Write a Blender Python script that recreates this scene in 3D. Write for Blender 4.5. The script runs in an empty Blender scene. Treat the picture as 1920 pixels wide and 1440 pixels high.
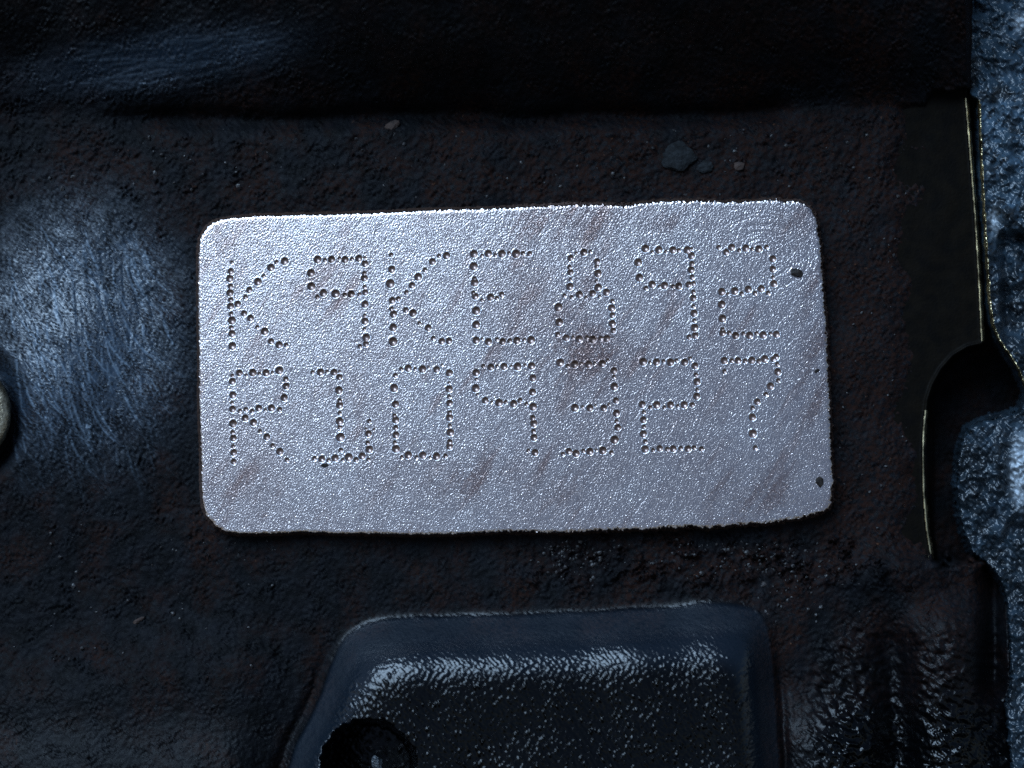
import bpy, math, random
import numpy as np
from mathutils import Matrix, Vector

R_ = np.random.default_rng(7)
random.seed(7)
scene = bpy.context.scene
COL = scene.collection

# ------------------------------------------------------------------ scale, camera, light
S = 4e-5                  # metres per unit; the drawing unit is 0.04 mm on the face of the number pad
D = 2800.0                # camera distance to the number pad in the same units (112 mm, a macro shot)
TILT = math.radians(50)   # the side of the engine leans back: its normal is 50 degrees off the zenith
RT = Matrix.Rotation(TILT, 4, 'X')

cam_d = bpy.data.cameras.new('camera')
cam = bpy.data.objects.new('camera', cam_d); COL.objects.link(cam)
cam.matrix_world = RT @ Matrix.Translation((0, 0, D*S))
cam_d.sensor_width = 36.0
cam_d.lens = 36.0*D/1920.0
cam_d.clip_start = 0.002; cam_d.clip_end = 50
cam_d.dof.use_dof = True
cam_d.dof.focus_distance = D*S
cam_d.dof.aperture_fstop = 13
scene.camera = cam

sun_dir = (RT @ Vector((-0.41, 0.59, 0.70))).normalized()     # towards the sun
world = bpy.data.worlds.new('World'); scene.world = world
world.use_nodes = True
wn = world.node_tree.nodes; wl = world.node_tree.links
bg = wn['Background']
sky = wn.new('ShaderNodeTexSky'); sky.sky_type = 'NISHITA'; sky.sun_disc = False
sky.sun_elevation = math.asin(sun_dir.z)
sky.sun_rotation = math.atan2(sun_dir.x, sun_dir.y)
sky.air_density = 1.0; sky.dust_density = 1.0; sky.ozone_density = 1.0
wl.new(sky.outputs[0], bg.inputs[0]); bg.inputs[1].default_value = 0.05
sl = bpy.data.lights.new('sun', 'SUN'); sun = bpy.data.objects.new('sun', sl); COL.objects.link(sun)
sl.energy = 3.2; sl.angle = math.radians(40); sl.color = (0.50, 0.73, 1.0)
sun.rotation_euler = (-sun_dir).to_track_quat('-Z', 'Y').to_euler()
vs = scene.view_settings
vs.view_transform = 'Standard'; vs.look = 'None'; vs.gamma = 1.0; scene.cycles.use_denoising = False; vs.exposure = 0.72

# ------------------------------------------------------------------ helpers
def w3(px, py, z):
    """drawing coordinates (px, py measured on the face, z towards the viewer) to metres"""
    px = np.asarray(px, float); py = np.asarray(py, float); z = np.asarray(z, float)
    k = (D - z)/D*S
    return np.stack([(px-960)*k, -(py-720)*k, z*S + 0*px], -1)

def sm(a, b, x):
    t = np.clip((x-a)/(b-a), 0, 1)
    return t*t*(3-2*t)

def field(shape, dx, lo, hi, ang=0.0, stretch=1.0, seed=0):
    """band-passed random field, unit variance; lo/hi are wavelengths in drawing units"""
    r = np.random.default_rng(seed)
    n, m = shape
    f = np.fft.rfft2(r.standard_normal(shape))
    ky = np.fft.fftfreq(n, dx)[:, None]; kx = np.fft.rfftfreq(m, dx)[None, :]
    c, s = math.cos(ang), math.sin(ang)
    u = (kx*c + ky*s)*stretch; v = -kx*s + ky*c
    k = np.sqrt(u*u + v*v)
    g = np.exp(-(k*lo)**2*0.7)*(1-np.exp(-(k*hi)**2*0.7))
    out = np.fft.irfft2(f*g, s=shape)
    return out/out.std()

def sdf(poly, X, Y):
    """signed distance to a closed polygon, positive inside"""
    P = np.asarray(poly, float); Q = np.roll(P, -1, 0)
    best = np.full(X.shape, 1e12); ins = np.zeros(X.shape, bool)
    for (ax, ay), (bx, by) in zip(P, Q):
        dx, dy = bx-ax, by-ay
        t = np.clip(((X-ax)*dx+(Y-ay)*dy)/(dx*dx+dy*dy+1e-9), 0, 1)
        best = np.minimum(best, (X-ax-t*dx)**2+(Y-ay-t*dy)**2)
        if ay != by:
            ins ^= ((ay > Y) != (by > Y)) & (X < (bx-ax)*(Y-ay)/(by-ay)+ax)
    d = np.sqrt(best)
    return np.where(ins, d, -d)

def splat(H, xs, ys, px, py, amp, wid):
    """draw a groove or ridge along a point list into H"""
    for x, y, a in zip(px, py, np.broadcast_to(amp, np.shape(px))):
        j0, j1 = np.searchsorted(xs, [x-2.5*wid, x+2.5*wid]); i0, i1 = np.searchsorted(ys, [y-2.5*wid, y+2.5*wid])
        if i1 <= i0 or j1 <= j0: continue
        g = np.exp(-((xs[None, j0:j1]-x)**2+(ys[i0:i1, None]-y)**2)/(wid*wid))
        sub = H[i0:i1, j0:j1]
        if a < 0: np.minimum(sub, a*g, out=sub)
        else: np.maximum(sub, a*g, out=sub)

def link(o, parent=None):
    COL.objects.link(o)
    if parent is not None: o.parent = parent
    return o

def tag(o, label=None, cat=None, group=None, kind=None):
    if label: o['label'] = label
    if cat: o['category'] = cat
    if group: o['group'] = group
    if kind: o['kind'] = kind
    return o

def thing(name, at, label, cat, group=None):
    o = bpy.data.objects.new(name, None); link(o)
    o.empty_display_size = 0.002
    p = w3(*at)
    o.matrix_world = RT @ Matrix.Translation(Vector(p))
    o['_org'] = [float(v) for v in p]
    return tag(o, label, cat, group)

def org_of(o):
    while o is not None:
        if '_org' in o: return np.array(o['_org'])
        o = o.parent
    return np.zeros(3)

def mesh_np(name, V, F, mat, normals=None, attrs=None, smooth=True):
    me = bpy.data.meshes.new(name)
    n, k = F.shape
    me.vertices.add(len(V)); me.vertices.foreach_set('co', np.ascontiguousarray(V, np.float32).ravel())
    me.loops.add(n*k); me.loops.foreach_set('vertex_index', np.ascontiguousarray(F, np.int32).ravel())
    me.polygons.add(n)
    me.polygons.foreach_set('loop_start', np.arange(0, n*k, k, dtype=np.int32))
    me.polygons.foreach_set('loop_total', np.full(n, k, np.int32))
    me.polygons.foreach_set('use_smooth', np.full(n, smooth))
    me.update(calc_edges=True)
    for an, av in (attrs or {}).items():
        a = me.attributes.new(an, 'FLOAT', 'POINT'); a.data.foreach_set('value', np.ascontiguousarray(av, np.float32))
    me.materials.append(mat)
    if normals is not None:
        me.normals_split_custom_set_from_vertices(np.ascontiguousarray(normals, np.float32).tolist() if len(V) < 3000 else normals.astype(np.float32))
    return me

def sheet(XX, YY, ZZ, ids, table, attrs=None):
    """one relief sheet cut into named objects along its faces; table: id -> (name, material, parent)"""
    n, m = ZZ.shape
    P = w3(XX, YY, ZZ)
    du = np.gradient(P, axis=1); dv = np.gradient(P, axis=0)
    N = np.cross(dv, du); N /= np.linalg.norm(N, axis=-1, keepdims=True)+1e-20
    P = P.reshape(-1, 3); N = N.reshape(-1, 3)
    idx = np.arange(n*m).reshape(n, m)
    F = np.stack([idx[:-1, :-1], idx[1:, :-1], idx[1:, 1:], idx[:-1, 1:]], -1).reshape(-1, 4)
    fl = ids.reshape(-1)
    order = np.argsort(fl, kind='stable'); sf = fl[order]
    out = {}
    for i in np.unique(sf):
        if i not in table: continue
        a, b = np.searchsorted(sf, [i, i+1])
        ff = F[order[a:b]]
        u, inv = np.unique(ff, return_inverse=True)
        name, mat, parent = table[i]
        me = mesh_np(name, P[u]-org_of(parent), inv.reshape(-1, 4), mat, N[u],
                     {k: v.reshape(-1)[u] for k, v in (attrs or {}).items()})
        out[i] = link(bpy.data.objects.new(name, me), parent)
    return out

# ------------------------------------------------------------------ materials
class NT:
    def __init__(s, name):
        s.m = bpy.data.materials.new(name); s.m.use_nodes = True
        s.t = s.m.node_tree; s.b = s.t.nodes['Principled BSDF']
        tc = s.t.nodes.new('ShaderNodeTexCoord'); mp = s.t.nodes.new('ShaderNodeMapping')
        mp.inputs['Scale'].default_value = (1/S,)*3
        s.t.links.new(tc.outputs['Object'], mp.inputs[0]); s.co = mp.outputs[0]
    def new(s, kind, **kw):
        n = s.t.nodes.new(kind)
        for k, v in kw.items(): setattr(n, k, v)
        return n
    def lk(s, a, b): s.t.links.new(a, b)
    def mapped(s, scale=(1, 1, 1), rot=(0, 0, 0), loc=(0, 0, 0)):
        r = s.new('ShaderNodeMapping'); r.inputs['Rotation'].default_value = rot; s.lk(s.co, r.inputs[0])
        q = s.new('ShaderNodeMapping'); q.inputs['Scale'].default_value = scale; q.inputs['Location'].default_value = loc
        s.lk(r.outputs[0], q.inputs[0]); return q.outputs[0]
    def noise(s, wave, detail=2.0, rough=0.5, co=None, dist=0.0):
        n = s.new('ShaderNodeTexNoise'); n.inputs['Scale'].default_value = 1.0/wave
        n.inputs['Detail'].default_value = detail; n.inputs['Roughness'].default_value = rough; n.inputs['Distortion'].default_value = dist
        s.lk(co if co is not None else s.co, n.inputs['Vector']); return n.outputs['Fac']
    def rng(s, x, a, b, c=0.0, d=1.0):
        n = s.new('ShaderNodeMapRange'); n.inputs[1].default_value = a; n.inputs[2].default_value = b
        n.inputs[3].default_value = c; n.inputs[4].default_value = d; s.lk(x, n.inputs[0]); return n.outputs[0]
    def math(s, op, a, b):
        n = s.new('ShaderNodeMath', operation=op)
        for i, v in enumerate((a, b)):
            if isinstance(v, (int, float)): n.inputs[i].default_value = v
            else: s.lk(v, n.inputs[i])
        return n.outputs[0]
    def mix(s, f, a, b):
        n = s.new('ShaderNodeMix', data_type='RGBA')
        if isinstance(f, (int, float)): n.inputs[0].default_value = f
        else: s.lk(f, n.inputs[0])
        for i, v in ((6, a), (7, b)):
            if isinstance(v, tuple): n.inputs[i].default_value = (*v, 1)
            else: s.lk(v, n.inputs[i])
        return n.outputs[2]
    def attr(s, name):
        n = s.new('ShaderNodeAttribute', attribute_name=name); return n.outputs['Fac']
    def put(s, sock, v):
        i = s.b.inputs[sock]
        if isinstance(v, (int, float)): i.default_value = v
        elif isinstance(v, tuple): i.default_value = (*v, 1)
        else: s.lk(v, i)
    def bump(s, h, dist, strength=1.0, prev=None):
        n = s.new('ShaderNodeBump'); n.inputs['Strength'].default_value = strength
        n.inputs['Distance'].default_value = dist*S; s.lk(h, n.inputs['Height'])
        if prev is not None: s.lk(prev, n.inputs['Normal'])
        return n.outputs[0]

def pad_metal(name, base, stain, dark, rough, tarnish=0.0):
    t = NT(name)
    st = t.noise(1.0, 4, 0.62, t.mapped((1/150, 1/34, 1/60), (0, 0, math.radians(-58))))
    f1 = t.rng(st, 0.56, 0.74)
    sp = t.noise(4.5, 3, 0.7); f2 = t.rng(sp, 0.55, 0.80, 0, 0.5)
    c = t.mix(f1, base, stain); c = t.mix(f2, c, dark)
    big = t.noise(120, 3, 0.6); c = t.mix(t.rng(big, 0.35, 0.7, 0, 0.35), c, stain)
    c = t.mix(t.math('MULTIPLY', t.attr('stain'), t.rng(st, 0.36, 0.6)), c, (0.31, 0.21, 0.185))
    if tarnish: c = t.mix(tarnish, c, dark)
    t.put('Base Color', c); t.put('Metallic', 1.0)
    t.put('Roughness', t.rng(t.noise(14, 3, 0.6), 0.3, 0.7, rough-0.02, rough+0.04))
    g = t.noise(1.0, 2, 0.6, t.mapped((1/5.0, 1/2.8, 1/4), (0, 0, math.radians(-60))))
    g2 = t.noise(3.0, 2, 0.7)
    n = t.bump(g, 0.62); n = t.bump(g2, 0.55, 1.0, n)
    t.lk(n, t.b.inputs['Normal'])
    return t.m

M_FACE = pad_metal('milled_cast_iron', (0.70, 0.615, 0.58), (0.46, 0.335, 0.30), (0.17, 0.15, 0.15), 0.235)
M_RIM = pad_metal('punched_rim_metal', (0.66, 0.65, 0.67), (0.40, 0.32, 0.30), (0.25, 0.22, 0.22), 0.30)
M_PIT = pad_metal('oxidised_pit_metal', (0.38, 0.29, 0.265), (0.21, 0.145, 0.12), (0.10, 0.075, 0.065), 0.36)
M_EDGE = pad_metal('rusted_pad_edge', (0.13, 0.085, 0.07), (0.10, 0.05, 0.03), (0.02, 0.015, 0.015), 0.55)

def block_paint(name):
    t = NT(name)
    gloss = t.attr('gloss'); rust = t.attr('rust'); wipe = t.attr('wipe')
    n1 = t.noise(38, 5, 0.65); n2 = t.noise(9, 4, 0.65); n3 = t.noise(150, 3, 0.55)
    c = t.mix(t.rng(n1, 0.35, 0.65), (0.0006, 0.0008, 0.0012), (0.0042, 0.0048, 0.0065))
    c = t.mix(gloss, c, (0.0008, 0.001, 0.0013))
    fr = t.math('MULTIPLY', rust, t.rng(n2, 0.38, 0.62))
    c = t.mix(fr, c, (0.012, 0.0042, 0.0026))
    fleck = t.math('MULTIPLY', t.rng(t.noise(7, 2, 0.5), 0.70, 0.76), rust)
    c = t.mix(fleck, c, (0.05, 0.022, 0.012))
    c = t.mix(t.math('MULTIPLY', wipe, 0.8), c, (0.019, 0.034, 0.055))
    c = t.mix(t.attr('bare'), c, (0.17, 0.23, 0.30))
    t.put('Base Color', c)
    r = t.rng(n2, 0.3, 0.7, 0.46, 0.86)
    r = t.math('SUBTRACT', r, t.math('MULTIPLY', wipe, 0.32))
    r = t.math('ADD', t.math('MULTIPLY', r, t.math('SUBTRACT', 1.0, gloss)), t.math('MULTIPLY', gloss, 0.15))
    t.put('Roughness', t.math('MAXIMUM', r, 0.14))
    t.put('Specular IOR Level', t.math('ADD', t.rng(wipe, 0, 1, 0.09, 0.7), t.math('MULTIPLY', gloss, 0.13)))
    rg = t.math('SUBTRACT', 1.0, wipe)
    h = t.math('MULTIPLY', t.noise(5, 4, 0.75), t.math('MULTIPLY', t.rng(rg, 0, 1, 0.25, 1.0), t.rng(gloss, 0, 1, 1.0, 0.15)))
    n = t.bump(h, 1.9)
    n = t.bump(t.math('MULTIPLY', t.noise(1.0, 2, 0.6, t.mapped((1/22, 1/8, 1/12))), t.rng(gloss, 0, 1, 0.25, 1.0)), 1.1, 1.0, n)
    t.lk(n, t.b.inputs['Normal'])
    return t.m
M_BLOCK = block_paint('oily_black_engine_paint')

def housing_paint():
    t = NT('corroded_blue_grey_paint')
    pale = t.attr('pale')
    peel = t.math('MAXIMUM', t.rng(t.noise(85, 4, 0.62), 0.53, 0.60, 0, 0.9), t.rng(t.noise(26, 5, 0.68), 0.55, 0.62))
    c = t.mix(t.rng(t.noise(60, 3, 0.6), 0.35, 0.65), (0.015, 0.028, 0.040), (0.038, 0.066, 0.096))
    c = t.mix(peel, c, (0.012, 0.015, 0.018))
    c = t.mix(t.math('MULTIPLY', t.attr('shaded'), t.rng(t.noise(40, 4, 0.6), 0.3, 0.6, 0.55, 1.0)), c, (0.006, 0.010, 0.014))  # painted shade: darkens the middle and lower housing colour, no real oil film
    c = t.mix(pale, c, (0.30, 0.34, 0.38))
    t.put('Base Color', c); t.put('Roughness', t.rng(peel, 0, 1, 0.32, 0.26))
    n = t.bump(t.noise(11, 5, 0.65), 1.6)
    t.lk(n, t.b.inputs['Normal']); return t.m
M_HOUS = housing_paint()

def simple(name, c1, c2, rough, metal=0.0, wave=20, bump=1.0, bw=8, spec=0.5):
    t = NT(name)
    t.put('Base Color', t.mix(t.rng(t.noise(wave, 4, 0.6), 0.35, 0.65), c1, c2))
    t.put('Roughness', t.rng(t.noise(wave*0.6, 3, 0.6), 0.3, 0.7, rough-0.08, rough+0.1)); t.put('Metallic', metal)
    t.put('Specular IOR Level', spec)
    t.lk(t.bump(t.noise(bw, 3, 0.6), bump), t.b.inputs['Normal']); return t.m
M_OLIVE = simple('dark_olive_varnished_steel', (0.0036, 0.0025, 0.0014), (0.0015, 0.0011, 0.0008), 0.6, 0.0, 30, 0.7, 5, 0.05)
M_BRASS = simple('bright_worn_edge', (0.85, 0.70, 0.40), (0.05, 0.04, 0.025), 0.3, 1.0, 34, 0.6, 9)
M_BOLT = simple('yellow_zinc_plating', (0.46, 0.40, 0.29), (0.12, 0.095, 0.06), 0.4, 0.9, 18, 2.0, 8)
M_CHIP = simple('black_grit', (0.006, 0.005, 0.005), (0.018, 0.012, 0.009), 0.6, 0.0, 8, 2.0, 6, 0.2)
M_LUMP = simple('grey_dried_lump', (0.013, 0.015, 0.017), (0.005, 0.0055, 0.006), 0.9, 0.0, 12, 4.0, 7, 0.15)
M_RUST = simple('brown_rust_flake', (0.032, 0.015, 0.009), (0.015, 0.008, 0.006), 0.85, 0.0, 8, 2.5, 6)
M_GRIT = simple('oily_soot_crumbs', (0.006, 0.006, 0.007), (0.018, 0.014, 0.013), 0.5, 0.0, 8, 2.0, 7)
M_GLINT = simple('pale_glinting_crumb', (0.05, 0.06, 0.07), (0.006, 0.006, 0.008), 0.3, 0.0, 6, 5.0, 5)

# ------------------------------------------------------------------ outlines
PAD_OUTLINE = [(372,470),(375,447),(386,428),(400,417),(418,411),(435,408),(480,404),(600,402),(720,398),(800,394),(900,391),(1000,387),(1055,384),
 (1120,383),(1172,385),(1200,381),(1230,378),(1300,376),(1350,378),(1400,377),(1440,375),(1488,376),(1503,379),(1515,386),(1524,397),(1530,411),(1534,428),(1537,450),(1540,480),
 (1545,560),(1550,620),(1553,700),(1557,800),(1560,870),(1562,905),(1560,938),(1553,955),(1530,965),(1490,974),(1440,981),(1380,985),(1330,990),
 (1290,988),(1230,992),(1180,993),(1120,995),(1060,999),(940,997),(860,1002),(760,1003),(700,1001),(640,1002),(560,998),(520,1001),(450,1002),
 (425,998),(405,988),(390,972),(381,950),(378,920),(377,850),(373,760),(373,650),(371,560)]
BOSS = [(520,1520),(530,1450),(548,1400),(575,1350),(598,1300),(612,1250),(628,1205),(650,1178),(680,1160),(720,1151),(800,1147),(1100,1138),(1250,1128),(1350,1123),
 (1395,1127),(1422,1143),(1440,1175),(1450,1230),(1456,1320),(1462,1400),(1468,1520)]
HOUSING = [(1813,-420),(1813,0),(1817,180),(1832,188),(1838,330),(1851,560),(1858,610),(1871,640),(1905,690),(1924,738),(1910,772),(1850,787),(1815,802),(1798,840),
 (1793,900),(1796,950),(1806,1000),(1824,1038),(1852,1060),(1876,1090),(1888,1140),(1893,1220),(1894,1290),(1884,1320),(1900,1480),(1910,1800),(2420,1800),(2420,-420)]
FLANGE_R = [(1806,120),(1812,160),(1815,190),(1824,300),(1832,400),(1839,520),(1845,645),(1815,652),(1788,668),(1766,693),(1750,722),(1741,750),(1736,800),(1734,850),(1736,930),(1741,990),(1750,1047)]

# ------------------------------------------------------------------ engine block: relief of the casting
def axis(a, b, lo, hi, st, coarse=16.0):
    return np.concatenate([np.arange(lo, a, coarse), np.arange(a, b, st), np.arange(b, hi, coarse)])
ST = 2.7
bx = axis(-60, 1990, -620, 2560, ST); by = axis(-60, 1500, -520, 1960, ST)
BX, BY = np.meshgrid(bx, by)
shp = BX.shape
d_pad = sdf(PAD_OUTLINE, BX, BY)
d_boss = sdf(BOSS, BX, BY)
fine = field(shp, ST, 5.5, 16, seed=12); fine2 = field(shp, ST, 8, 40, seed=13)
lump = field(shp, ST, 14, 70, seed=8); lump2 = field(shp, ST, 26, 120, seed=9)

Z = np.full(shp, -42.0)
Z += 2.2*field(shp, ST, 200, 600, seed=1)
# upper wall, leaning over the recess
wy = 218 - 14*sm(900, 1500, BX) + 3*field(shp, ST, 250, 900, seed=2)
up = np.clip(wy-BY, 0, None)
wall = (1.15-0.38*(1-sm(420, 760, BX)))*(np.sqrt(up*up+18*18)-18)
wall = np.where(up > 0, wall, 0)
wall = wall*(1-0.25*sm(1480, 1760, BX))
wall = 300*np.tanh(wall/300)
Z += wall
Z -= 26*np.exp(-((BY-wy-6)/20)**2)*sm(150, 330, BX)*(1-sm(1440, 1510, BX))     # undercut under the wall
# wiped shoulder at the left
Z += 52*np.exp(-(((BX-70)/190)**2+((BY-700)/200)**2))
# recess round the bolt at the left edge
rb = np.hypot(BX+72, (BY-775)*0.93)
Z -= 60*(1-sm(96, 140, rb))
# lower left: swells towards the viewer
Z += 34*sm(1170, 1330, BY+0.12*BX)*(1-sm(420, 560, BX)) + 26*sm(1330, 1460, BY)*(1-sm(400, 560, BX))
# raised boss
a = math.tan(math.radians(57))
tx = [480, 600, 640, 670, 720, 800, 1100, 1250, 1350, 1420, 1600]; ty = [1185, 1172, 1163, 1157, 1151, 1147, 1138, 1128, 1123, 1121, 1119]
lyy = [1100, 1160, 1205, 1250, 1300, 1350, 1400, 1450, 1520, 2000]; lxx = [660, 645, 628, 612, 596, 573, 548, 530, 518, 480]
dT = BY - np.interp(BX, tx, ty); dL = 0.93*(BX - np.interp(BY, lyy, lxx))*1.55
dR = 1.9*(np.interp(BY, [1100, 1150, 1230, 1320, 1520], [1432, 1442, 1452, 1458, 1470]) - BX)
K_ = 32.0
dB = -K_*np.log(np.exp(-np.clip(dT, -300, 900)/K_)+np.exp(-np.clip(dL, -300, 900)/K_)+np.exp(-np.clip(dR, -300, 900)/K_))
dB = dB + 1.2*field(shp, ST, 120, 400, seed=3)
d1 = np.clip(dB, 0, None)
prof = np.where(d1 < 16, a*d1*d1/32, a*(d1-8))
dq = np.linspace(0, 122, 123)
hq = np.concatenate([[0], np.cumsum(np.tan(np.radians(57*(1-(dq[:-1]+0.5)/122))))])
prof = np.where(d1 > 42, a*34 + np.interp(d1-42, dq, hq), prof)  # slope eases to zero over the rounded shoulder
kk = np.exp(-(np.arange(-8, 9)/4.0)**2); kk /= kk.sum()
for _ in range(2):
    prof = np.apply_along_axis(lambda v: np.convolve(np.pad(v, 8, 'edge'), kk, 'valid'), 0, prof)
    prof = np.apply_along_axis(lambda v: np.convolve(np.pad(v, 8, 'edge'), kk, 'valid'), 1, prof)
side = np.clip(1-0.12*sm(1380, 1470, BX), 0, 1)
d_boss = dB
Z += prof*side*0.92
Z -= 10*np.exp(-((dB+16)/16)**2)*sm(1180, 1300, BY)  # crease beside the boss
# hole in the boss
rh = np.hypot(BX-690, BY-1440)+2*field(shp, ST, 20, 80, seed=4)
hole = 1-sm(80, 93, rh)
Z -= 200*hole
# lower right: dome, valley and rib
Z += 40*np.exp(-(((BX-1690)/85)**2+((BY-1075)/50)**2))
Z += 60*np.exp(-((BX-1775)/80)**2)*sm(1090, 1190, BY)
Z -= 48*np.exp(-((BX-1672-0.06*(BY-1200))/34)**2)*sm(1130, 1230, BY)
Z += 52*sm(1270, 1400, BY-0.12*(BX-1450))*np.exp(-((BX-1545)/95)**2)
Z -= 85*np.exp(-((BX-1863)/22)**2)*sm(1050, 1090, BY)*(1-sm(1270, 1330, BY))
Z -= 20*sm(1660, 1745, BX + 2.5*lump2 + 2*fine2 + 10*field(shp, ST, 120, 400, seed=17))*sm(190, 210, BY)*(1-sm(1030, 1060, BY))
# ground below flange, gap and housing
gap = sm(1736, 1752, BX)*(1-sm(1030, 1060, BY+9*lump2))*sm(165, 195, BY+6*lump2)
Z = Z*(1-gap) + gap*np.minimum(Z, -210)
hz = sm(-4, 14, sdf(HOUSING, BX, BY))
Z = Z*(1-hz) + hz*np.minimum(Z, -110)
# material masks
gloss = sm(40, 80, d_boss) + 0.9*np.exp(-((d_boss-9)/7)**2)*(1-sm(1380, 1450, BX)) + (0.30+0.25*sm(900, 1400, BX))*sm(1230, 1400, BY)*(d_boss < 0) + 0.35*sm(60, 130, up)*(1-sm(1400, 1600, BX)) + 0.5*sm(1500,1580,BX)*sm(1120,1230,BY)
gloss = np.clip(gloss, 0, 1)
wipe = np.exp(-((((BX-150)/185)**2+((BY-620)/215)**2)**1.6))
wipe = np.clip(wipe*(0.85+0.45*field(shp, ST, 7, 26, math.radians(72), 0.22, 5)+0.2*field(shp, ST, 40, 160, seed=15)), 0, 1)*(rb > 92)
scuff = np.exp(-((((BX-300)/230)**2+((BY-112+0.13*(BX-300))/52)**2)**1.5))
band = sm(4, 16, d_boss)*(1-sm(95, 140, d_boss))
wipe = np.clip(wipe + 0.22*band + 0.8*scuff, 0, 1)
rust = np.clip(0.15+0.45*sm(500, 1300, BX)+0.35*(1-sm(330, 430, BY))*sm(215, 300, BY)+0.35*field(shp, ST, 90, 500, seed=6), 0, 1)*(1-wipe)*(1-gloss)
rust = np.clip(rust + 0.6*sm(1530, 1600, BX)*(1-sm(1660, 1760, BX))*sm(300, 500, BY)*(1-sm(980, 1100, BY)), 0, 1)
# relief at several sizes
calm = 1-0.85*np.clip(np.exp(-((((BX-150)/185)**2+((BY-620)/215)**2)**1.6))+0.9*band+0.5*scuff, 0, 1)
rough_zone = 0.55 + 0.6*sm(950, 1020, BY)*(1-sm(1090, 1140, BY))*sm(900, 1150, BX) + 0.35*(BY < 390)*(BY > 215)
Z += calm*rough_zone*(1-0.9*gloss)*(0.9*lump + 0.8*np.maximum(lump2, 0)**1.5 - 1.6*np.maximum(fine2-1.1, 0))
Z += calm*(1-0.9*gloss)*np.clip(0.75+0.55*field(shp, ST, 45, 160, seed=16), 0.1, 2.2)*(0.75*fine + 0.8*fine2)
crust = np.clip(0.4+field(shp, ST, 40, 160, seed=14), 0, 1.6)*sm(985, 1020, BY)*(1-sm(1080, 1135, BY))*sm(930, 1060, BX)*(1-sm(1640, 1720, BX))
Z += 1.5*crust*(1.6*np.maximum(fine2, -0.6)+2.2*np.maximum(lump2, -0.3)+0.7*fine)
rip = field(shp, ST, 11, 38, math.radians(-6), 0.38, 10)
Z += 0.30*band*field(shp, ST, 5, 20, math.radians(-2), 0.10, 18)
Z += 0.8*gloss*rip*sm(14, 40, d_boss)*sm(0, 30, dT-dL)*(1-sm(150, 190, d_boss))
Z += sm(60, 150, np.where(d_boss > 0, d_boss, 150))*gloss*(0.5*rip+1.9*np.maximum(rip-0.9, 0))
big = field(shp, ST, 16, 60, math.radians(20), 1.6, 11)
Z += 2.0*big*sm(1480, 1560, BX)*sm(1130, 1230, BY)*(d_boss < 0)
# scratches in the wiped shoulder and scuffs on the upper wall
SC = np.zeros(shp); SR = np.zeros(shp)
for k in range(420):
    x, y = R_.uniform(10, 300), R_.uniform(400, 900)
    th = math.radians(R_.uniform(62, 100)); L = R_.uniform(50, 190); cv = R_.uniform(-0.0085, -0.001)
    n = int(L/2.5); ang = th + cv*np.arange(n)*2.5
    px = x+np.cumsum(np.cos(ang)*2.5); py = y+np.cumsum(np.sin(ang)*2.5)
    am = R_.uniform(0.7, 2.8)*np.sin(np.linspace(0.1, math.pi-0.1, n))
    splat(SR if k % 2 else SC, bx, by, px, py, am if k % 2 else -am, R_.uniform(1.9, 3.0))
for k in range(80):
    x, y = R_.uniform(90, 420), R_.uniform(70, 190)
    th = math.radians(R_.uniform(-24, 2)); L = R_.uniform(60, 260); cv = R_.uniform(-0.0005, 0.0012)
    n = int(L/2.5); ang = th + cv*np.arange(n)*2.5
    px = x+np.cumsum(np.cos(ang)*2.5); py = y+np.cumsum(np.sin(ang)*2.5)
    am = R_.uniform(0.8, 2.2)*np.sin(np.linspace(0.1, math.pi-0.1, n))
    splat(SR, bx, by, px, py, am, R_.uniform(2.4, 3.6))
bare = np.clip((SR-0.6)/3.4, 0, 0.5)*np.clip(wipe*1.5, 0, 1)*(1-0.55*(BY < 250))
Z += SC + 0.5*SR
Z = np.where(d_pad > 14, np.minimum(Z, -58), Z)

block = thing('engine_block', (960, 720, -120), 'oily black painted cast engine block with rust and grime filling the background', 'engine block')
cx_, cy_ = (BX[:-1, :-1]+ST/2), (BY[:-1, :-1]+ST/2)
ids = np.zeros((shp[0]-1, shp[1]-1), int)
c = lambda A: A[:-1, :-1]
ids[c(up) > 4] = 1
ids[c(d_boss) > 0] = 2
ids[(c(rh) < 93) & (c(d_boss) > 0)] = 3
ids[(cx_ > 1700) & (cy_ > 1055)] = 4
sheet(BX, BY, Z, ids, {0: ('casting_face', M_BLOCK, block), 1: ('upper_wall', M_BLOCK, block), 2: ('raised_boss', M_BLOCK, block),
      3: ('bolt_hole', M_BLOCK, block), 4: ('casting_rib', M_BLOCK, block)}, {'gloss': gloss, 'rust': rust, 'wipe': wipe, 'bare': bare})
for o in block.children:
    if o.name.startswith('raised_boss'): tag(o, 'glossy black raised boss with a bright worn upper edge')
    if o.name.startswith('bolt_hole'): tag(o, 'deep black round hole at the left of the boss')

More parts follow.
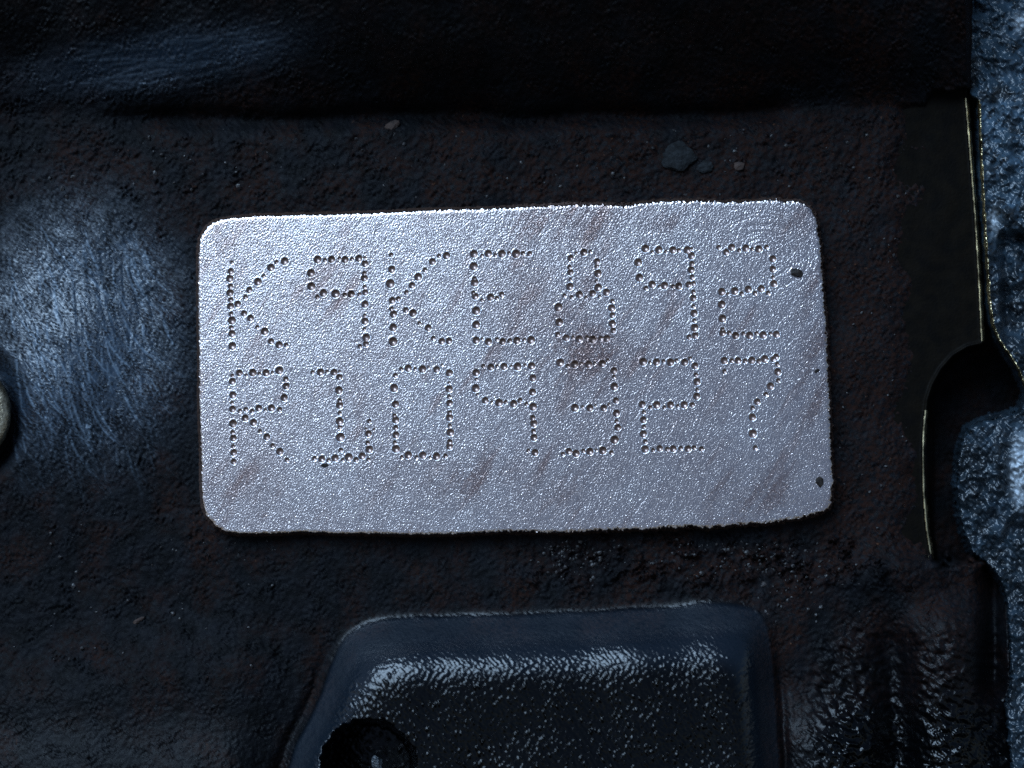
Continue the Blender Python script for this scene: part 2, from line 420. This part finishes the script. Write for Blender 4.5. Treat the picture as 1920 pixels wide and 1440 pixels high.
# ------------------------------------------------------------------ number pad, milled on the block
CHARS = []       # (label, [(px, py, r)])
def ch(label, ox, oy, dots): CHARS.append((label, [(ox+a/4.174, oy+b/4.174, r/4.174) for a, b, r in dots]))
A0 = (340, 360)
ch('dot punched letter K at the left end of the upper row', *A0, [(397,552,16),(388,622,26),(380,678,30),(386,740,22),(382,790,30),(388,846,22),(386,895,28),(390,955,20),(397,1007,33),(392,1062,20),(397,1110,30),(400,1207,32),
 (442,878,27),(502,824,20),(533,768,26),(600,704,32),(645,660,18),(702,593,31),(745,550,18),(810,543,32),(492,952,26),(543,988,28),(595,1060,18),(653,1092,31),(703,1170,25),(766,1198,30),(822,1200,20)])
ch('dot punched numeral 9, second in the upper row', *A0, [(1067,530,32),(1125,535,18),(1176,528,29),(1238,520,15),(1282,530,29),(1336,527,18),(1390,520,29),(1436,518,14),(1438,562,28),(1015,635,32),(1018,740,33),
 (1065,825,20),(1113,792,31),(1208,797,34),(1280,806,18),(1330,800,30),(1395,803,18),(1440,787,26),(1433,638,20),(1433,675,29),(1435,745,18),(1438,880,30),(1436,968,16),(1438,1012,30),(1434,1074,16),(1447,1140,32),(1398,1210,20),(1445,1190,25)])
B0 = (720, 360)
ch('dot punched letter K, third in the upper row', *B0, [(57,494,20),(62,607,30),(50,718,36),(66,850,28),(58,915,20),(75,957,30),(72,1062,32),(72,1172,36),(112,838,22),(176,788,20),(220,732,27),(268,666,32),(322,612,20),(380,546,28),(432,502,18),(490,500,30),
 (172,925,24),(228,950,31),(277,1028,17),(346,1064,28),(386,1146,20),(453,1170,27),(510,1166,27)])
ch('dot punched letter E in the upper row', *B0, [(705,485,32),(768,500,16),(817,483,30),(872,494,16),(924,485,32),(980,480,16),(1034,485,34),(1088,482,18),(1140,485,22),(703,583,34),(708,680,20),(710,710,32),(700,790,18),(715,818,28),(722,930,34),(722,1040,32),
 (766,848,16),(835,824,30),(884,832,18),(922,803,22),(722,1162,30),(768,1150,14),(818,1174,30),(885,1155,18),(928,1172,28),(985,1165,20),(1040,1163,30),(1100,1158,16),(1152,1160,32)])
ch('dot punched numeral 8 in the upper row', *B0, [(1462,517,26),(1505,480,14),(1565,474,29),(1615,468,16),(1668,545,26),(1668,582,20),(1675,638,31),(1663,700,16),(1677,748,31),(1453,590,20),(1460,630,26),(1460,688,16),(1455,742,30),
 (1412,812,18),(1469,826,18),(1530,804,30),(1580,828,15),(1633,796,28),(1688,820,16),(1742,786,29),(1366,903,34),(1372,1022,32),(1360,1117,22),(1788,856,20),(1783,910,30),(1788,966,24),(1787,1032,30),(1795,1085,24),
 (1427,1142,28),(1478,1140,16),(1528,1152,30),(1590,1142,18),(1633,1155,31),(1698,1146,20),(1745,1148,30)])
C0 = (1120, 360)
ch('dot punched numeral 9, sixth in the upper row', *C0, [(377,443,32),(430,470,16),(482,453,31),(537,468,16),(592,455,30),(637,458,18),(705,455,31),(738,448,16),(738,500,29),(740,562,22),(735,610,29),(742,668,22),(320,552,33),(330,672,32),
 (380,755,20),(430,725,30),(487,740,15),(526,733,31),(592,740,18),(638,738,30),(716,726,27),(752,718,22),(752,784,20),(752,832,28),(752,897,18),(758,950,30),(760,1008,18),(763,1064,32),(718,1136,22),(766,1125,27)])
ch('dot punched numeral 2 at the right end of the upper row', *C0, [(950,435,20),(1008,472,26),(1052,434,29),(1110,458,18),(1162,440,30),(1212,448,16),(1264,448,30),(1324,433,20),(1374,525,30),(1374,605,28),(1374,670,17),(1382,718,30),
 (1336,792,20),(1283,758,30),(1233,794,20),(1182,763,30),(1130,798,20),(1076,776,31),(1022,800,15),(975,782,32),(974,882,33),(980,992,32),(980,1075,18),(982,1105,28),(1033,1105,20),(1082,1125,30),(1143,1110,18),(1192,1123,30),(1247,1108,18),(1298,1120,31),(1355,1110,16),(1402,1115,29)])
D0 = (340, 660)
ch('dot punched letter R at the left end of the lower row', *D0, [(455,165,28),(510,182,14),(560,163,31),(612,172,16),(664,165,30),(712,162,14),(768,146,33),(400,185,16),(400,232,29),(405,338,30),(397,400,16),(402,448,29),(405,562,32),(402,630,18),(408,675,28),(405,740,18),(410,788,29),(410,860,24),
 (818,215,24),(822,268,29),(806,358,30),(460,462,18),(505,450,20),(555,465,20),(606,440,28),(658,455,14),(706,440,29),(770,452,22),(500,517,28),(565,553,29),(617,622,18),(670,665,28),(714,735,20),(772,780,30),(828,846,20)])
ch('dot punched numeral 1 with a long foot in the lower row', *D0, [(1028,160,18),(1090,160,30),(1140,155,16),(1196,160,28),(1240,155,14),(1238,198,26),(1234,300,32),(1240,382,20),(1240,418,30),(1240,480,18),(1240,543,32),(1242,590,20),(1245,668,36),(1250,770,20),
 (1042,835,20),(1100,838,28),(1154,848,18),(1204,832,30),(1264,845,16),(1310,824,33),(1368,845,22),(1416,815,29),(1465,843,18),(1472,543,20),(1465,640,28),(1458,715,20),(1472,763,31),(1445,605,12),(1510,608,12)])
E0 = (720, 660)
ch('dot punched numeral 0 in the lower row', *E0, [(135,135,18),(190,128,30),(244,135,16),(302,135,31),(350,122,12),(412,138,28),(455,102,12),(90,185,20),(80,283,34),(90,410,30),(82,498,18),(92,533,29),(92,595,22),(94,650,29),(85,712,18),(94,760,32),
 (140,825,16),(190,808,31),(255,825,16),(304,808,30),(362,825,12),(412,818,31),(482,815,20),(512,165,30),(510,242,14),(510,290,30),(510,352,18),(514,402,28),(515,475,20),(514,513,30),(515,578,18),(520,630,32),(515,705,24),(514,740,28)])
ch('dot punched numeral 9 in the lower row', *E0, [(722,163,30),(776,112,18),(837,120,28),(886,112,16),(940,115,29),(997,112,12),(1046,115,32),(1105,103,14),(1155,110,30),(725,215,16),(718,285,33),(733,335,14),(793,380,28),(845,392,12),(902,398,32),(953,393,18),(1015,405,30),(1065,380,22),(1115,408,18),
 (1166,205,30),(1163,315,30),(1168,430,32),(1165,517,24),(1172,560,30),(1170,622,20),(1174,670,28),(1130,772,16),(1183,788,29)])
ch('dot punched numeral 3 in the lower row', *E0, [(1380,85,33),(1438,112,18),(1492,98,31),(1543,92,14),(1602,98,30),(1650,90,14),(1710,92,29),(1750,68,17),(1800,148,28),(1800,195,16),(1803,272,32),(1815,380,26),(1820,480,30),(1820,545,18),(1830,592,28),(1806,688,34),
 (1494,438,32),(1555,430,14),(1612,440,29),(1656,420,12),(1720,440,28),(1762,412,14),(1400,800,18),(1447,778,27),(1503,795,30),(1560,775,18),(1612,780,30),(1663,768,12),(1713,772,32),(1780,790,20)])
F0 = (1120, 660)
ch('dot punched numeral 2 in the lower row', *F0, [(360,78,32),(412,82,14),(463,80,30),(518,72,17),(574,82,31),(620,68,18),(684,82,29),(726,52,18),(765,110,29),(772,180,20),(780,234,30),(782,297,18),(778,348,30),(352,412,29),(415,436,18),(465,415,31),(525,436,16),(573,415,30),(630,424,16),(680,414,30),(743,415,22),
 (364,472,18),(360,532,28),(364,587,20),(360,642,30),(375,702,20),(375,762,31),(436,770,18),(488,755,27),(548,762,20),(594,758,28),(653,755,20),(710,758,28),(757,750,20),(815,760,22)])
ch('dot punched numeral 7 at the right end of the lower row', *F0, [(993,68,30),(1053,68,20),(1102,68,28),(1156,72,20),(1210,66,30),(1264,73,20),(1310,56,31),(1400,40,26),(1376,58,22),(995,153,20),(1410,97,20),(1412,157,30),(1416,225,20),(1355,268,30),(1320,333,20),(1252,390,28),(1215,440,20),(1213,512,30),(1217,640,34),(1236,752,22)])

PS = 1.5
xs = np.arange(360, 1575, PS); ys = np.arange(366, 1016, PS)
PX, PY = np.meshgrid(xs, ys); psh = PX.shape
jag = 0.9*field(psh, PS, 5, 22, seed=20)+0.8*field(psh, PS, 14, 60, seed=21)
dp = sdf(PAD_OUTLINE, PX, PY) + jag*(0.5+0.5*sm(700, 1100, PX))
ZP = 0.11*field(psh, PS, 2.2, 6, math.radians(-60), 1.5, 22) + 0.11*field(psh, PS, 2.2, 6, seed=23) + 0.04*field(psh, PS, 30, 90, seed=24)
# milling and filing scratches
G = np.zeros(psh)
for k in range(520):
    zone = R_.random()
    if zone < 0.66:  x, y, th, L = R_.uniform(880, 1520), 390+620*R_.random()**1.5, math.radians(R_.normal(-57, 7)), R_.uniform(20, 140)
    elif zone < 0.80: x, y, th, L = R_.uniform(385, 1000), R_.uniform(410, 980), math.radians(R_.normal(-62, 25)), R_.uniform(15, 60)
    else:            x, y, th, L = R_.uniform(1400, 1545), R_.uniform(400, 960), math.radians(R_.normal(-12, 16)), R_.uniform(25, 80)
    n = max(4, int(L/1.6)); cv = R_.normal(0, 0.003); ang = th+cv*np.arange(n)*1.6
    splat(G, xs, ys, x+np.cumsum(np.cos(ang)*1.6), y+np.cumsum(np.sin(ang)*1.6), -R_.uniform(0.06, 0.30)*np.sin(np.linspace(0.2, math.pi-0.2, n)), R_.uniform(1.0, 1.5))
for k in range(40):                         # swirl at the upper right corner
    r = R_.uniform(30, 110); t0 = R_.uniform(-2.4, 0.6); n = int(r*R_.uniform(0.5, 1.1)/1.6)
    t = t0+np.arange(n)*1.6/r
    splat(G, xs, ys, 1430+r*np.cos(t), 480+r*0.8*np.sin(t), -R_.uniform(0.2, 0.6), 1.4)
ZP += G
# rounded, slightly chipped rim and side wall
e = np.clip(dp, -20, 6)
ZP -= np.where(e > 0, 2.2*(1-np.clip(e/6, 0, 1))**2, 0)
ZP = np.where(e <= 0, -2.2-9.0*np.clip(-e, 0, 7), ZP)
# punch marks
Q = np.full(psh, 9.0); DI = np.full(psh, -1)
dots = [(c_, x, y, r) for c_, (_, dd) in enumerate(CHARS) for x, y, r in dd]
for k, (c_, x, y, r) in enumerate(dots):
    r = r*0.97
    j0, j1 = np.searchsorted(xs, [x-2*r, x+2*r]); i0, i1 = np.searchsorted(ys, [y-2*r, y+2*r])
    q = np.hypot(PX[i0:i1, j0:j1]-x, PY[i0:i1, j0:j1]-y)/r
    sq = Q[i0:i1, j0:j1]; sd = DI[i0:i1, j0:j1]; m = q < sq
    pit = np.where(q < 1, -0.68*r*(1-q**1.7), 0.5*np.exp(-((q-1.08)/0.16)**2))
    Zs = ZP[i0:i1, j0:j1]
    Zs[:] = np.where((q < 1), np.minimum(Zs, pit), Zs + np.where(sq > 1, pit*(q >= 1), 0))
    sq[m] = q[m]; sd[m] = k
cen = lambda A: (A[:-1, :-1]+A[1:, 1:])/2
qc = cen(Q); dc = DI[:-1, :-1].copy(); dpc = cen(dp)
pid = np.full(qc.shape, -1)
pid[dpc > 0.0] = 0
pid[(dpc <= 0.0) & (dpc > -7)] = 1
nch = len(CHARS)
ch_of = np.array([d[0] for d in dots])
ring = (qc < 1.22) & (dc >= 0); pid[ring] = 10+ch_of[dc[ring]]
pit = (qc < 1.0) & (dc >= 0); pid[pit] = 100+dc[pit]

pad_obj = thing('number_pad', (965, 690, -45), 'bright milled rectangular metal number pad with two rows of dot punched characters', 'number pad')  # milled pad cast in one with the block, built as a separate object
stain = np.zeros(psh)
for x, y, rx, ry, am in ((1060, 415, 95, 55, 1.0), (1110, 660, 85, 55, 1.0), (985, 560, 70, 70, 0.45), (1500, 415, 45, 35, 0.9), (1530, 640, 35, 190, 0.7), (440, 900, 110, 70, 0.45), (900, 900, 260, 60, 0.5), (430, 480, 60, 50, 0.5), (1440, 930, 160, 60, 0.45), (1030, 560, 120, 190, 0.5), (490, 965, 14, 9, 0.8), (1250, 420, 60, 20, 0.4), (600, 540, 50, 60, 0.3)):
    stain = np.maximum(stain, am*np.exp(-((PX-x)/rx)**2-((PY-y)/ry)**2))
stain = np.clip(stain*(1+0.35*field(psh, PS, 10, 50, math.radians(-58), 0.35, 25)), 0, 1)
par = sheet(PX, PY, ZP, np.where(pid < 2, pid, np.where(pid < 100, pid, -1)),
      {0: ('pad_face', M_FACE, pad_obj), 1: ('pad_edge', M_EDGE, pad_obj), **{10+i: ('stamped_character', M_RIM, pad_obj) for i in range(nch)}}, {'stain': stain})
par[1]['label'] = 'rusty brown ragged side edge'
for i in range(nch): par[10+i]['label'] = CHARS[i][0]
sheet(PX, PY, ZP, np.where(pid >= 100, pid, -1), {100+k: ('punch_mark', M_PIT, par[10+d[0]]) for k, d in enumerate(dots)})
print('dots', len(dots))

# ------------------------------------------------------------------ housing on the right
hx = axis(1780, 1990, 1780, 2400, 2.4); hy = axis(-60, 1500, -400, 1780, 2.4)
HX, HY = np.meshgrid(hx, hy); hsh = HX.shape
dh = sdf(HOUSING, HX, HY) + 1.2*field(hsh, 2.4, 8, 40, seed=30)*sm(640, 800, HY) + 2.0*field(hsh, 2.4, 8, 40, seed=35)*(1-sm(150, 190, HY))
ZH = -8+5.0*field(hsh, 2.4, 50, 180, seed=36)+2.6*field(hsh, 2.4, 16, 70, seed=31)+1.2*field(hsh, 2.4, 7, 25, seed=32)
ZH += 14*sm(10, 60, dh)
ZH -= 46*sm(425, 445, HY-0.1*(HX-1870))*(1-sm(600, 660, HY))*sm(1866, 1884, HX-0.03*(HY-440))
ZH += -85+85*sm(-150, 430, HY)-30*sm(800, 1050, HY)+30*sm(1150, 1400, HY)
lipm = np.exp(-((dh-5)/4)**2)*sm(180, 200, HY)*(1-sm(735, 760, HY))
ZH += 7*lipm
ZH = np.where(dh < 3, ZH - 8.0*np.clip(3-dh, 0, 14), ZH)
pale = np.exp(-(((HX-1916)/20)**2+((HY-880)/62)**2)**2)+np.exp(-(((HX-1912)/10)**2+((HY-42)/14)**2)) + 0.5*np.exp(-(((HX-1862)/9)**2+((HY-415)/22)**2))
pale = np.clip(pale*(1.1+0.5*field(hsh, 2.4, 10, 40, seed=33)), 0, 1)
housing = thing('housing', (1900, 720, -110), 'crusty corroded blue grey casting along the right edge of the picture', 'housing')
dhc = cen(dh); hid = np.full(dhc.shape, -1); hid[dhc > -10] = 0
hyc = cen(HY)
hid[(dhc > 0.5) & (dhc < 6.5) & (hyc > 186) & (hyc < 745)] = 1
hid[(cen(pale) > 0.5)] = 2
po = sheet(HX, HY, ZH, hid, {0: ('casting_skin', M_HOUS, housing), 1: ('worn_edge', M_BRASS, housing), 2: ('corrosion_patch', M_HOUS, housing)}, {'pale': pale, 'shaded': np.clip(0.25+0.75*sm(400, 470, HY+10*field(hsh, 2.4, 20, 80, seed=37)) + 0.2*field(hsh, 2.4, 40, 160, seed=38), 0, 1)})  # dark mask carries the shade painted on the middle and lower housing

# ------------------------------------------------------------------ flange between block and housing
fx = np.arange(1640, 1860, 2.0); fy = np.arange(96, 1062, 2.2)
FX, FY = np.meshgrid(fx, fy); fsh = FX.shape
FL = [(1650, 100), (1806, 100)]+FLANGE_R+[(1650, 1050)]
df = sdf(FL, FX, FY)
ZF = -52 + 0.25*field(fsh, 2.0, 60, 300, seed=40)
rt = FX > 1715
ZF = np.where(rt, ZF+5.5*np.exp(-((df-3.2)/3.2)**2)*(df > -1), ZF)
ZF = np.where(rt & (df < 0), ZF-9*np.clip(-df, 0, 9), ZF)
flange = thing('flange', (1750, 600, -110), 'smooth dark olive steel flange strip with a thin golden worn edge right of the number pad', 'flange')
dfc = cen(df); fyc = cen(FY); fxc = cen(FX)
fid = np.full(dfc.shape, -1); fid[dfc > -9] = 0
edge = (dfc > -1.5) & (dfc < 5) & (fxc > 1725) & (((fyc > 185) & (fyc < 640) & (fxc > 1805)) | ((fyc > 770) & (fxc < 1765)))
fid[edge] = 1
sheet(FX, FY, ZF, fid, {0: ('flange_face', M_OLIVE, flange), 1: ('worn_edge', M_BRASS, flange)})

# ------------------------------------------------------------------ bolt at the left edge
def lathe(prof, n=64, cx=0, cy=0, squash=1.0, hexr=None):
    V = []; F = []
    for i, (r, z) in enumerate(prof):
        for k in range(n):
            t = 2*math.pi*k/n; rr = r
            V.append(w3(cx+rr*math.cos(t), cy+rr*squash*math.sin(t), z))
    for i in range(len(prof)-1):
        for k in range(n):
            a, b = i*n+k, i*n+(k+1) % n
            F.append((a, a+n, b+n, b))
    return np.array(V), np.array(F)
bolt = thing('bolt', (-72, 775, -90), 'bolt head with a worn yellowish rim cut off by the left edge of the picture', 'bolt')
V, F = lathe([(1, -4), (76, -6), (86, -10), (91, -18), (93, -28), (91, -50), (91, -100)], 96, -72, 775, 1.05)
o = link(bpy.data.objects.new('bolt_head', mesh_np('bolt_head', V-org_of(bolt), F, M_BOLT)), bolt)
V, F = lathe([(91, -60), (100, -60), (106, -66), (106, -100)], 96, -72, 775, 1.05)
o = link(bpy.data.objects.new('washer', mesh_np('washer', V-org_of(bolt), F, M_BLOCK)), bolt)

# ------------------------------------------------------------------ crumbs, chips and flakes
import bmesh
def rock(rx, ry, rz, seed, sub=2, rough=0.28):
    bm = bmesh.new(); bmesh.ops.create_icosphere(bm, subdivisions=sub, radius=1.0)
    r = random.Random(seed); ax = [Vector((r.gauss(0, 1), r.gauss(0, 1), r.gauss(0, 1))).normalized() for _ in range(9)]
    cut = [r.uniform(0.55, 0.95) for _ in ax]
    V = []
    for v in bm.verts:
        p = v.co.copy()
        for a_, c_ in zip(ax, cut):
            dd = p.dot(a_)
            if dd > c_: p -= a_*(dd-c_)
        p *= 1+r.uniform(-rough, rough)*0.35
        V.append((p.x*rx, p.y*ry, p.z*rz))
    F = [[v.index for v in f.verts] for f in bm.faces]
    bm.free(); return np.array(V), np.array(F)

def loose(name, at, size, rot, mat, label, cat, seed, sub=2):
    V, F = rock(*size, seed, sub)
    cr, sr = math.cos(rot), math.sin(rot)
    V = np.stack([V[:, 0]*cr-V[:, 1]*sr, V[:, 0]*sr+V[:, 1]*cr, V[:, 2]+size[2]*0.6], -1)*S
    me = mesh_np(name, V, F, mat, smooth=False)
    ob = link(bpy.data.objects.new(name, me))
    ob.matrix_world = RT @ Matrix.Translation(Vector(w3(*at)))
    return tag(ob, label, cat)

def zat(x, y):
    return Z[min(np.searchsorted(by, y), shp[0]-1), min(np.searchsorted(bx, x), shp[1]-1)]

loose('grit_chip', (1493, 512, -1), (14, 9, 5), math.radians(-22), M_CHIP, 'dark brown grit chip lying right of the numeral at the end of the upper row', 'grit chip', 3)
loose('grit_chip', (1536, 903, -1), (8, 11, 4), math.radians(10), M_CHIP, 'black diamond shaped grit chip near the lower right corner of the number pad', 'grit chip', 5)
loose('grit_chip', (608, 872, -1), (8, 4.5, 4), math.radians(5), M_CHIP, 'tiny black crumb stuck under the foot of the numeral 1', 'grit chip', 8)
loose('grit_chip', (1531, 695, -1), (6, 4.5, 3), 0.8, M_CHIP, 'chip standing in for a small dark pit at the right rim of the number pad above its middle', 'grit chip', 9)  # loose chip stands in for a small dark pit in the metal
loose('dried_lump', (1272, 296, zat(1272, 296)-3), (34, 32, 9), 0.3, M_LUMP, 'pale grey dried lump stuck to the casting above the right half of the number pad', 'lump', 11, 3)
loose('dried_lump', (1322, 312, zat(1322, 312)-3), (17, 15, 6), 0.8, M_LUMP, 'small grey crumb just right of the larger grey lump above the number pad', 'lump', 12, 3)
loose('rust_flake', (735, 236, zat(735, 236)-1), (17, 9, 4), math.radians(25), M_RUST, 'brown rust flake in the shadow under the upper wall', 'rust flake', 14)
loose('rust_flake', (1385, 312, zat(1385, 312)), (12, 9, 4), 0.2, M_RUST, 'reddish rust flake above the upper right corner of the number pad', 'rust flake', 15)
loose('rust_flake', (260, 1163, zat(260, 1163)), (13, 4.5, 3), math.radians(28), M_RUST, 'pale brown sliver of rust on the casting at the lower left', 'rust flake', 16)

loose('grit_chip', (707, 1428, 30), (12, 17, 10), 0.4, M_GLINT, 'pale glinting crumb lodged in the round hole of the boss', 'grit chip', 21)

Vs = []; Fs = []; nv = 0
def crumb(x, y, s):
    global nv
    V, F = rock(s*random.uniform(0.7, 1.3), s*random.uniform(0.7, 1.2), s*random.uniform(0.5, 1.0), random.random(), 1, 0.5)
    a_ = random.uniform(0, 6.28); cr, sr = math.cos(a_), math.sin(a_)
    V = np.stack([V[:, 0]*cr-V[:, 1]*sr, V[:, 0]*sr+V[:, 1]*cr, V[:, 2]], -1)*S
    Vs.append(V+w3(x, y, zat(x, y)+s*0.1)); Fs.append(F+nv); nv += len(V)
for k in range(520):
    u = random.random()
    if u < 0.45: x, y = random.choice([random.gauss(1075, 35), random.gauss(1390, 70), random.uniform(1020, 1560)]), random.gauss(1040, 22)
    elif u < 0.6: x, y = random.gauss(1490, 55), random.gauss(1100, 40)
    elif u < 0.8: x, y = random.uniform(40, 1640), random.uniform(240, 370)
    elif u < 0.9: x, y = random.uniform(1575, 1700), random.uniform(300, 1000)
    else: x, y = random.uniform(20, 520), random.uniform(960, 1250)
    if y < 1012 and 380 < y and 365 < x < 1570: y = 1014+random.uniform(0, 30)
    crumb(x, y, random.choice([1.6, 2.0, 2.6, 3.4, 4.6])*random.uniform(0.7, 1.2))
me = mesh_np('grime_crumbs', np.concatenate(Vs), np.concatenate(Fs), M_GRIT, smooth=False)
ob = link(bpy.data.objects.new('grime_crumbs', me)); ob.matrix_world = RT
tag(ob, 'oily black soot crumbs scattered on the casting below and around the number pad', 'grime', None, 'stuff')
for o in bpy.data.objects:
    if '_org' in o: del o['_org']
